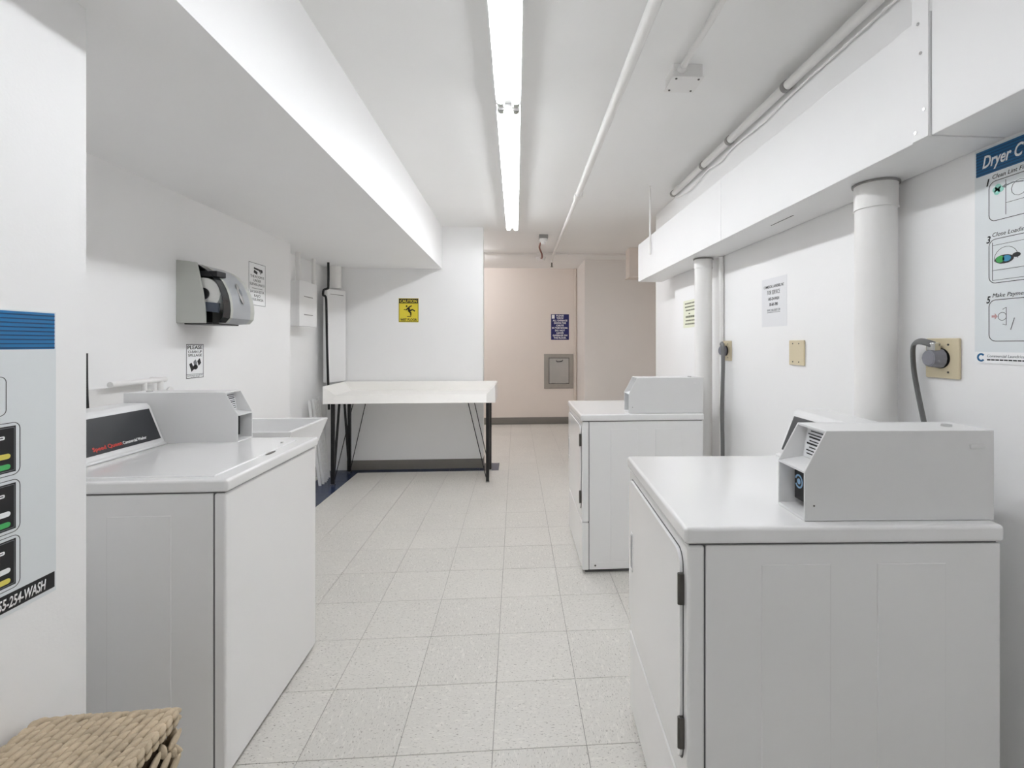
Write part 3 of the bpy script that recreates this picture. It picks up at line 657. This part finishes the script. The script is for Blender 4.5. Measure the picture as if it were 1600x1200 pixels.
MB().cyl((0, 0, 0), (0, 0, CEIL), 0.015, 12).build('pipe', M_BEIGE, rp)
for z in (1.17, 0.62): MB().cyl((0, 0, z), (0, 0, z + 0.05), 0.023, 12).build('coupling', M_BEIGE, rp)

# ------------------------------------------------------------------ wall plates, plugs, cords
def outlet(y0, y1, z0, z1, label, lab2, pts, r):
    pl = empty('wall_outlet', (XR, y0, z0)); tag(pl, label, 'outlet', 'dryer power outlets'); wy, hz = y1 - y0, z1 - z0
    MB().box(-0.009, 0, 0, wy, 0, hz, 0.004, 2).build('cover_plate', M_PLATE, pl)
    MB().cyl((-0.011, wy * 0.52, hz * 0.5), (-0.006, wy * 0.52, hz * 0.5), 0.03, 24).build('socket_face', M_BLACK, pl)
    for zz in (0.16, 0.84): MB().cyl((-0.0105, wy * 0.3, hz * zz), (-0.008, wy * 0.3, hz * zz), 0.003, 8).build('screw', M_HINGE, pl)
    pg = empty('power_cord', (XR - 0.011, y0 + wy * 0.52, z0 + hz * 0.5)); tag(pg, lab2, 'power cord', 'dryer power cords')
    MB().cyl((0, 0, 0), (-0.03, 0.005, 0), 0.029, 12, 0.025).cyl((-0.03, 0.005, 0), (-0.034, 0.005, 0), 0.025, 12, 0.02).build('plug', M_PLUG, pg)
    MB().box(-0.03, -0.008, -0.012, 0.016, 0.022, 0.046, 0.003).build('cord_clamp', M_CHROME, pg)
    MB().tube(pts, r, 10, 0.5).build('cord', M_CORD, pg)
outlet(1.252, 1.362, 1.207, 1.325, 'almond dryer outlet with grey plug, near the poster', 'thick grey power cord hanging behind the near dryer meter',
       [(-0.02, 0.0, 0.04), (-0.035, 0.03, 0.05), (-0.03, 0.06, 0.035), (-0.02, 0.07, -0.03), (-0.015, 0.062, -0.1), (-0.03, 0.02, -0.2), (-0.04, -0.01, -0.28), (-0.05, -0.02, -0.5), (-0.05, -0.02, -0.9)], 0.012)
outlet(2.67, 2.79, 1.207, 1.325, 'almond dryer outlet with grey plug beside the far vent pipe', 'grey power cord hanging straight down beside the far dryer',
       [(-0.02, 0.0, 0.035), (-0.035, -0.02, 0.045), (-0.04, -0.05, 0.02), (-0.04, -0.055, -0.1), (-0.04, -0.04, -0.35), (-0.04, -0.05, -0.6), (-0.045, -0.04, -0.9), (-0.045, -0.04, -1.2)], 0.0125)
bp = empty('blank_wall_plate', (XR, 1.972, 1.212)); tag(bp, 'blank almond wall plate between the two dryers', 'wall plate')
MB().box(-0.009, 0, 0, 0.112, 0, 0.112, 0.004, 2).build('cover_plate', M_PLATE, bp)
for y in (0.035, 0.08):
    for z in (0.015, 0.097): MB().cyl((-0.0105, y, z), (-0.008, y, z), 0.003, 8).build('screw', M_HINGE, bp)

# ------------------------------------------------------------------ signs and posters
T = 0.0015; TZ2 = T + 0.0002
# caution sign on the partition
p, q = onY(623, 466, YPART), onY(654, 503.5, YPART); sw, sh = q.x - p.x, p.z - q.z
s = plate('caution_sign', 'yellow caution wet floor sign on the partition wall', 'sign', '-Y', (p.x, YPART, q.z), sw, sh, M_YELLOW)
deco(s, 'header_band', M_SIGNBLACK, T, [(0.004, sw - 0.004, sh * 0.79, sh - 0.004)])
deco(s, 'border', M_SIGNBLACK, T, [(0.003, 0.007, 0.003, sh - 0.003), (sw - 0.007, sw - 0.003, 0.003, sh - 0.003), (0.003, sw - 0.003, 0.003, 0.007)])
lettering(s, 'CAUTION', sw / 2, sh * 0.825, sh * 0.115, M_YELLOW, T + 0.0005, sw * 0.86, 0.03, align='C')
lettering(s, 'WET FLOOR', sw / 2, sh * 0.055, sh * 0.1, M_SIGNBLACK, T, sw * 0.84, 0.03, align='C')
P = lambda x, y: (sw * x, sh * y)
lw = 0.012
deco(s, 'slipping_figure', M_SIGNBLACK, T, polys=[disc(*P(0.4, 0.67), 0.0095), line(P(0.5, 0.62), P(0.53, 0.44), 0.022), line(P(0.49, 0.62), P(0.66, 0.69), lw), line(P(0.47, 0.6), P(0.38, 0.51), lw), line(P(0.39, 0.515), P(0.26, 0.53), 0.008),
     line(P(0.53, 0.47), P(0.7, 0.53), 0.015), line(P(0.69, 0.535), P(0.82, 0.46), 0.012), line(P(0.52, 0.46), P(0.62, 0.38), 0.016), line(P(0.615, 0.4), P(0.61, 0.27), 0.013), line(P(0.42, 0.24), P(0.63, 0.24), 0.006)])
# navy garbage sign on the far wall
p, q = onY(861, 491, YFAR), onY(889, 531, YFAR); sw, sh = q.x - p.x, p.z - q.z
s = plate('garbage_sign', 'navy blue sign with white lettering above the garbage chute', 'sign', '-Y', (p.x, YFAR, q.z), sw, sh, M_NAVYSIGN)
for i, (ln, wf) in enumerate((('PLEASE', .42), ('THROW', .4), ('ALL GARBAGE', .82), ('DOWN THE', .66), ('CHUTE', .42), ('IN THIS ROOM.', .88), ('DO NOT', .55), ('LEAVE', .4), ('GARBAGE ON', .82), ('THE FLOOR.', .72))):
    lettering(s, ln, sw / 2, sh * (0.915 - i * 0.0965), sh * 0.062, M_WHITEINK, T, sw * wf, 0.035, align='C')
deco(s, 'corner_emblem', M_WHITEINK, T, [(sw * 0.04, sw * 0.2, sh * 0.83, sh * 0.98)])
# clean-up sign on the left wall
p, q = onX(290, 537, XL), onX(318, 590, XL); sw, sh = q.y - p.y, p.z - q.z
s = plate('clean_up_sign', 'white please clean up spillage sign below the towel dispenser', 'sign', '+X', (XL, p.y, q.z), sw, sh, M_PAPER)
deco(s, 'border', M_INK, T, [(0.003, 0.006, 0.003, sh - 0.003), (sw - 0.006, sw - 0.003, 0.003, sh - 0.003), (0.003, sw - 0.003, 0.003, 0.006), (0.003, sw - 0.003, sh - 0.006, sh - 0.003), (0.003, sw - 0.003, sh * 0.125, sh * 0.125 + 0.002)])
lettering(s, 'PLEASE', sw / 2, sh * 0.845, sh * 0.1, M_INK, T, sw * 0.82, 0.02, align='C')
lettering(s, 'CLEAN UP', sw / 2, sh * 0.735, sh * 0.07, M_INK, T, sw * 0.76, 0.01, align='C')
lettering(s, 'SPILLAGE', sw / 2, sh * 0.635, sh * 0.07, M_INK, T, sw * 0.76, 0.01, align='C')
deco(s, 'wiping_cloth_pictogram', M_INK, T, polys=[[P2 for P2 in ((sw * .18, sh * .42), (sw * .3, sh * .46), (sw * .45, sh * .28), (sw * .3, sh * .2))], [(sw * .62, sh * .5), (sw * .76, sh * .58), (sw * .84, sh * .44), (sw * .7, sh * .36)], disc(sw * .52, sh * .33, sw * .13, sh * .07)])
deco(s, 'hand_pictogram', M_GREYINK, T, polys=[[(sw * .4, sh * .48), (sw * .52, sh * .55), (sw * .6, sh * .46), (sw * .58, sh * .34), (sw * .46, sh * .36)]])
lettering(s, 'PLEASE REPORT ANY SPILLAGE', sw / 2, sh * 0.078, sh * 0.026, M_INK, T, sw * 0.85, 0, align='C')
lettering(s, 'TO THE STAFF', sw / 2, sh * 0.035, sh * 0.026, M_INK, T, sw * 0.5, 0, align='C')
# surveillance sign
p, q = onX(388, 405, XL), onX(414.5, 479, XL); sw, sh = q.y - p.y, 0.29
s = plate('surveillance_sign', 'white surveillance camera notice behind the towel dispenser', 'sign', '+X', (XL, p.y, q.z - 0.005), sw, sh, M_PAPER)
deco(s, 'border', M_INK, T, [(0.003, 0.0055, 0.003, sh - 0.003), (sw - 0.0055, sw - 0.003, 0.003, sh - 0.003), (0.003, sw - 0.003, 0.003, 0.0055), (0.003, sw - 0.003, sh - 0.0055, sh - 0.003), (sw * .2, sw * .8, sh * .40, sh * .408)])
deco(s, 'camera_pictogram', M_INK, T, polys=[line((sw * .3, sh * .87), (sw * .75, sh * .84), 0.012), line((sw * .3, sh * .80), (sw * .5, sh * .76), 0.02), line((sw * .62, sh * .84), (sw * .72, sh * .76), 0.008), disc(sw * .76, sh * .83, 0.012)])
for ln, y, wf in (('THE ROOM IS', .65, .8), ('UNDER', .56, .42), ('SURVEILLANCE', .47, .86), ('LA SALA ESTA', .30, .8), ('BAJO', .21, .36), ('VIGILANCIA', .12, .72)):
    lettering(s, ln, sw / 2, sh * y, sh * 0.058, M_INK, T, sw * wf, 0.0, align='C')
# service notice on the right wall
p, q = onX(1187.5, 445, XR), onX(1233, 510, XR); nw, nz0, nz1 = 0.222, 1.392, 1.632
s = plate('service_notice', 'white paper service notice on the wall between the dryers', 'notice', '-X', (XR, 2.335, nz0), nw, nz1 - nz0, mat('notice_paper', srgb(230, 231, 233), 0.5), 0.001); nh = nz1 - nz0
for ln, y, h, wf, off in (('COMMERCIAL LAUNDRIES, INC', .80, .055, .80, .01), ('FOR SERVICE', .665, .085, .5, .0), ('1-855-254-WASH', .545, .058, .44, .015), ('305-681-7890', .43, .058, .34, .02), ('WWW.COINLAUNDRY.COM', .315, .05, .52, .0)):
    lettering(s, ln, nw * 0.49, nh * y, nh * h, M_INK if h > .052 else M_GREYINK, 0.001, nw * wf, off, align='C')
deco(s, 'underline', M_GREYINK, 0.001, [(nw * .23, nw * .75, nh * .29, nh * .3)])
# greenish notice half hidden by the far vent pipe
p = onX(1068, 470, XR); nw, nh = 0.27, 0.2
s = plate('faded_notice', 'pale green notice half hidden behind the far vent pipe', 'notice', '-X', (XR, p.y, 1.425), nw, nh, M_NOTICE, 0.001)
mb = MB(); r = random.Random(3)
for i in range(7):
    y = nh * (0.86 - i * 0.125); hh = nh * (0.075 if i == 4 else 0.05); x = nw * (0.1 + r.random() * 0.1)
    if i == 3: mb.box(nw * .4, nw * .5, y, y + hh, 0.001, 0.0014); continue
    while x < nw * 0.85:
        l = nw * (0.04 + r.random() * 0.09); mb.box(x, x + l, y, y + hh, 0.001, 0.0014); x += l + nw * 0.018
mb.build('print', mat('olive_ink', srgb(96, 100, 76), 0.5), s, smooth=False)

# washer guide poster on the left foreground wall (right edge at y = 1.263)
XF, PK = -1.0, 0.862; pw, ph, pz = 0.56, 0.70, 0.688
s = plate('washer_poster', 'pale blue washer instruction poster with black phone strip, left foreground', 'poster', '+X', (XF, (1.266 - pw) * PK, CAMH + (pz - CAMH) * PK), pw, ph, M_POSTER); s.scale = (PK, PK, PK)
ex = pw - 0.004
deco(s, 'header_band', M_PBLUE, T, [(0.004, ex, 1.296 - pz, 1.385 - pz)])
deco(s, 'header_stripe', M_PBLUED, T + 0.0004, [(0.004, ex, 1.298 - pz + i * 0.0098, 1.2998 - pz + i * 0.0098 + 0.0012) for i in range(9)])
deco(s, 'phone_strip', M_INK, T, [(0.0, ex, 0.698 - pz, 0.737 - pz)])
lettering(s, '1-855-254-WASH', ex - 0.022, 0.7045 - pz, 0.0235, M_WHITEINK, T + 0.0004, 0.13, 0.018, 0.2, 'R')
yr = pw - 0.088                      # right edge of the step frames, about y = 1.178
polys = rring(0.12, pw - 0.116, 1.145 - pz, 1.235 - pz, 0.014, 0.0014)
frames = ((1.006, 1.128), (0.874, 0.996), (0.745, 0.867))
for (a, b) in frames: polys += rring(0.15, yr + 0.002, a - pz, b - pz, 0.016, 0.0014)
deco(s, 'step_frame', M_INK, T, polys=polys)
for k_, (a, b) in enumerate(frames):
    a -= pz; b -= pz
    deco(s, 'keypad', M_INK, T, [(0.17, yr - 0.008, a + 0.008, b - 0.008)])
    deco(s, 'keypad_border', M_GREYINK, T + 0.0004, polys=rring(0.172, yr - 0.011, a + 0.011, b - 0.011, 0.001, 0.0012, 1))
    deco(s, 'key_label', M_PAPER if k_ else M_KEYYEL, T + 0.0004, polys=rring(0.33, yr - 0.02, a + 0.04, a + 0.052, 0.006, 0.0059))
    deco(s, 'key_label', M_KEYYEL if k_ == 2 else M_KEYGRN, T + 0.0004, polys=rring(0.33, yr - 0.02, a + 0.016, a + 0.028, 0.006, 0.0059))
    deco(s, 'key_label', M_PAPER, T + 0.0004, polys=rring(0.33, yr - 0.032, a + 0.085, a + 0.093, 0.003, 0.0029))

# dryer guide poster on the right wall (left edge at y = 1.21)
pw, ph, pz, py0 = 0.30, 0.578, 1.256, 1.213
s = plate('dryer_poster', 'pale blue dryer instruction poster at the right photo edge', 'poster', '-X', (XR, py0, pz), pw, ph, M_POSTER)
deco(s, 'header_band', M_TEAL, T, [(0.004, pw - 0.004, 1.762 - pz, 1.829 - pz)])
deco(s, 'header_stripe', M_TEALD, T + 0.0004, [(0.004, pw - 0.004, 1.765 - pz + i * 0.008, 1.7675 - pz + i * 0.008) for i in range(8)])
lettering(s, 'Dryer C', 0.022, 1.781 - pz, 0.031, M_WHITEINK, T + 0.0008, 0.104, 0.02, 0.3)
deco(s, 'footer_band', M_PAPER, T, [(0.0, pw, 0.0, 1.287 - pz)])
polys = []; ink2 = []
for num, txt, zb, zt_ in (('1', 'Clean Lint Filter', 1.632, 1.738), ('3', 'Close Loading Door', 1.468, 1.585), ('5', 'Make Payment', 1.315, 1.425)):
    a, b = zb - pz, zt_ - pz
    polys += rring(0.038, pw - 0.015, a, b, 0.018, 0.0016)
    lettering(s, num, 0.032, b - 0.008, 0.018, M_INK, T, 0.008 if num == '1' else 0.011, 0.02, 0.25)
    lettering(s, txt, 0.048, b + 0.006, 0.0105, M_INK, T, None, 0.0, 0.25)
a = 1.632 - pz
polys += [line((0.082, a + 0.01), (0.082, a + 0.1), 0.001), line((0.082, a + 0.04), (pw - 0.02, a + 0.04), 0.001)] + arc_strip(0.115, a + 0.07, 0.02, 0.001, 0, 350)
deco(s, 'lint_cloud', M_MINT, T, polys=[disc(0.055, a + 0.082, 0.007), disc(0.062, a + 0.087, 0.008), disc(0.069, a + 0.08, 0.008), disc(0.06, a + 0.075, 0.008)])
deco(s, 'curved_arrow', M_GREYINK, T + 0.0004, polys=[[(0.072, a + 0.084), (0.084, a + 0.09), (0.083, a + 0.078)], line((0.082, a + 0.0845), (0.1, a + 0.087), 0.003), line((0.1, a + 0.087), (0.125, a + 0.082), 0.003)])
a = 1.468 - pz
polys += [line((0.048, a + 0.008), (0.048, a + 0.108), 0.001), line((0.048, a + 0.034), (pw - 0.02, a + 0.034), 0.001), line((0.048, a + 0.008), (pw - 0.02, a + 0.008), 0.001), line((0.048, a + 0.1), (pw - 0.02, a + 0.1), 0.001)] + arc_strip(0.082, a + 0.062, 0.03, 0.001, -10, 190)
deco(s, 'clothes_drawing', M_CLGREEN, T + 0.0002, polys=[disc(0.068, a + 0.061, 0.011, 0.009)])
deco(s, 'clothes_drawing', M_CLBLUE, T + 0.0002, polys=[disc(0.084, a + 0.061, 0.011, 0.008)])
deco(s, 'clothes_drawing', M_INK, T + 0.0001, polys=[disc(0.078, a + 0.06, 0.024, 0.0115), disc(0.108, a + 0.066, 0.01, 0.006)])
a = 1.315 - pz
polys += arc_strip(0.073, a + 0.065, 0.011, 0.001, 0, 360) + [line((0.083, a + 0.042), (0.083, a + 0.088), 0.001), line((0.074, a + 0.045), (0.083, a + 0.042), 0.001), line((0.074, a + 0.083), (0.083, a + 0.088), 0.001), line((0.094, a + 0.03), (0.103, a + 0.06), 0.0014)]
deco(s, 'payment_arrow', M_PINKINK, T, polys=[line((0.046, a + 0.066), (0.054, a + 0.066), 0.006), [(0.054, a + 0.074), (0.061, a + 0.066), (0.054, a + 0.058)]])
deco(s, 'line_drawing', M_INK, T, polys=polys)
deco(s, 'company_emblem', M_TEAL, T + 0.0004, polys=arc_strip(0.018, 1.272 - pz, 0.0115, 0.005, 40, 320))
lettering(s, 'Commercial Laundries, Inc', 0.034, 1.273 - pz, 0.007, M_GREYINK, T + 0.0004, 0.11, 0, 0.2)
deco(s, 'footer_line', M_INK, T + 0.0004, [(0.034 + i * 0.011, 0.043 + i * 0.011, 1.2645 - pz, 1.268 - pz) for i in range(10)])

# ------------------------------------------------------------------ woven basket
bth = math.radians(2.5); bw, bd, bh = 0.278, 0.36, 0.527
bc = Vector((-0.707, 1.047, 0)) - Matrix.Rotation(bth, 3, 'Z') @ Vector((bw / 2, bd / 2, 0))
bk = empty('seagrass_basket', bc, bth); tag(bk, 'woven seagrass basket with lid in the left foreground', 'basket')
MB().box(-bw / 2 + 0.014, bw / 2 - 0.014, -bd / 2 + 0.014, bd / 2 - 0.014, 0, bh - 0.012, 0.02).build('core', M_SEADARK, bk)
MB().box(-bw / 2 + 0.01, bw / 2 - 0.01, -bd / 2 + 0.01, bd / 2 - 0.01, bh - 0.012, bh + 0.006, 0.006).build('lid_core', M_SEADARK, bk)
rows = 15; pitch = (bw - 0.01) / rows; rg = random.Random(11)
for i in range(rows):
    mb = MB(); x = -bw / 2 + 0.005 + (i + 0.5) * pitch; n_ = 16; st = (bd - 0.03) / n_; off = st * 0.5 * (i % 2)
    for q in range(n_ + 1):
        y = -bd / 2 + 0.012 + q * st + off * 0.8
        if y > bd / 2 - 0.012: continue
        rot = Matrix.Rotation(math.radians(-27 + rg.uniform(-6, 6)), 3, 'Z') @ Matrix.Rotation(math.radians(rg.uniform(3, 9)), 3, 'X')
        mb.ball((x + rg.uniform(-.0012, .0012), y + rg.uniform(-.0015, .0015), bh + 0.008 + rg.uniform(0, .002)), 0.0082, 0.0178, 0.0085, rot, 10, 6)
    mb.build('lid_braid', M_SEAGRASS, bk, angle=180)
def edge_braid(p, q):
    p, q = Vector(p), Vector(q); L_ = (q - p).length; n_ = int(L_ / 0.019); mb = MB(); az = math.atan2(q.y - p.y, q.x - p.x)
    for k_ in range(n_):
        c_ = p.lerp(q, (k_ + 0.5) / n_)
        mb.ball(c_, 0.0155, 0.0072, 0.0075, Matrix.Rotation(az + math.radians(24 + rg.uniform(-5, 5)), 3, 'Z') @ Matrix.Rotation(math.radians(rg.uniform(-12, 12)), 3, 'Y'), 10, 6)
    mb.build('edge_braid', M_SEAGRASS, bk, angle=180)
for zz in (bh + 0.006, bh - 0.008):
    ex_, ey_ = bw / 2 - 0.005, bd / 2 - 0.005
    for a_, b_ in (((-ex_, -ey_), (ex_, -ey_)), ((ex_, -ey_), (ex_, ey_)), ((ex_, ey_), (-ex_, ey_)), ((-ex_, ey_), (-ex_, -ey_))): edge_braid((*a_, zz), (*b_, zz))
zr = int((bh - 0.02) / 0.026)
for side in ('right', 'front', 'back', 'left'):
    for j in range(zr):
        mb = MB(); z = 0.014 + j * 0.026; Ls = bd if side in ('right', 'left') else bw; n_ = int(Ls / 0.03)
        for q in range(n_):
            a_ = -Ls / 2 + (q + 0.5) * Ls / n_; up = (q + j) % 2; ang = math.radians((28 if up else -62) + rg.uniform(-9, 9))
            if side in ('right', 'left'):
                sx = 1 if side == 'right' else -1
                mb.ball((sx * (bw / 2 - 0.009 + 0.004 * up), a_, z), 0.006, 0.0215, 0.0085, Matrix.Rotation(ang, 3, 'X'), 10, 6)
            else:
                sy = 1 if side == 'back' else -1
                mb.ball((a_, sy * (bd / 2 - 0.009 + 0.004 * up), z), 0.0215, 0.006, 0.0085, Matrix.Rotation(ang, 3, 'Y'), 10, 6)
        mb.build('side_braid', M_SEAGRASS, bk, angle=180)
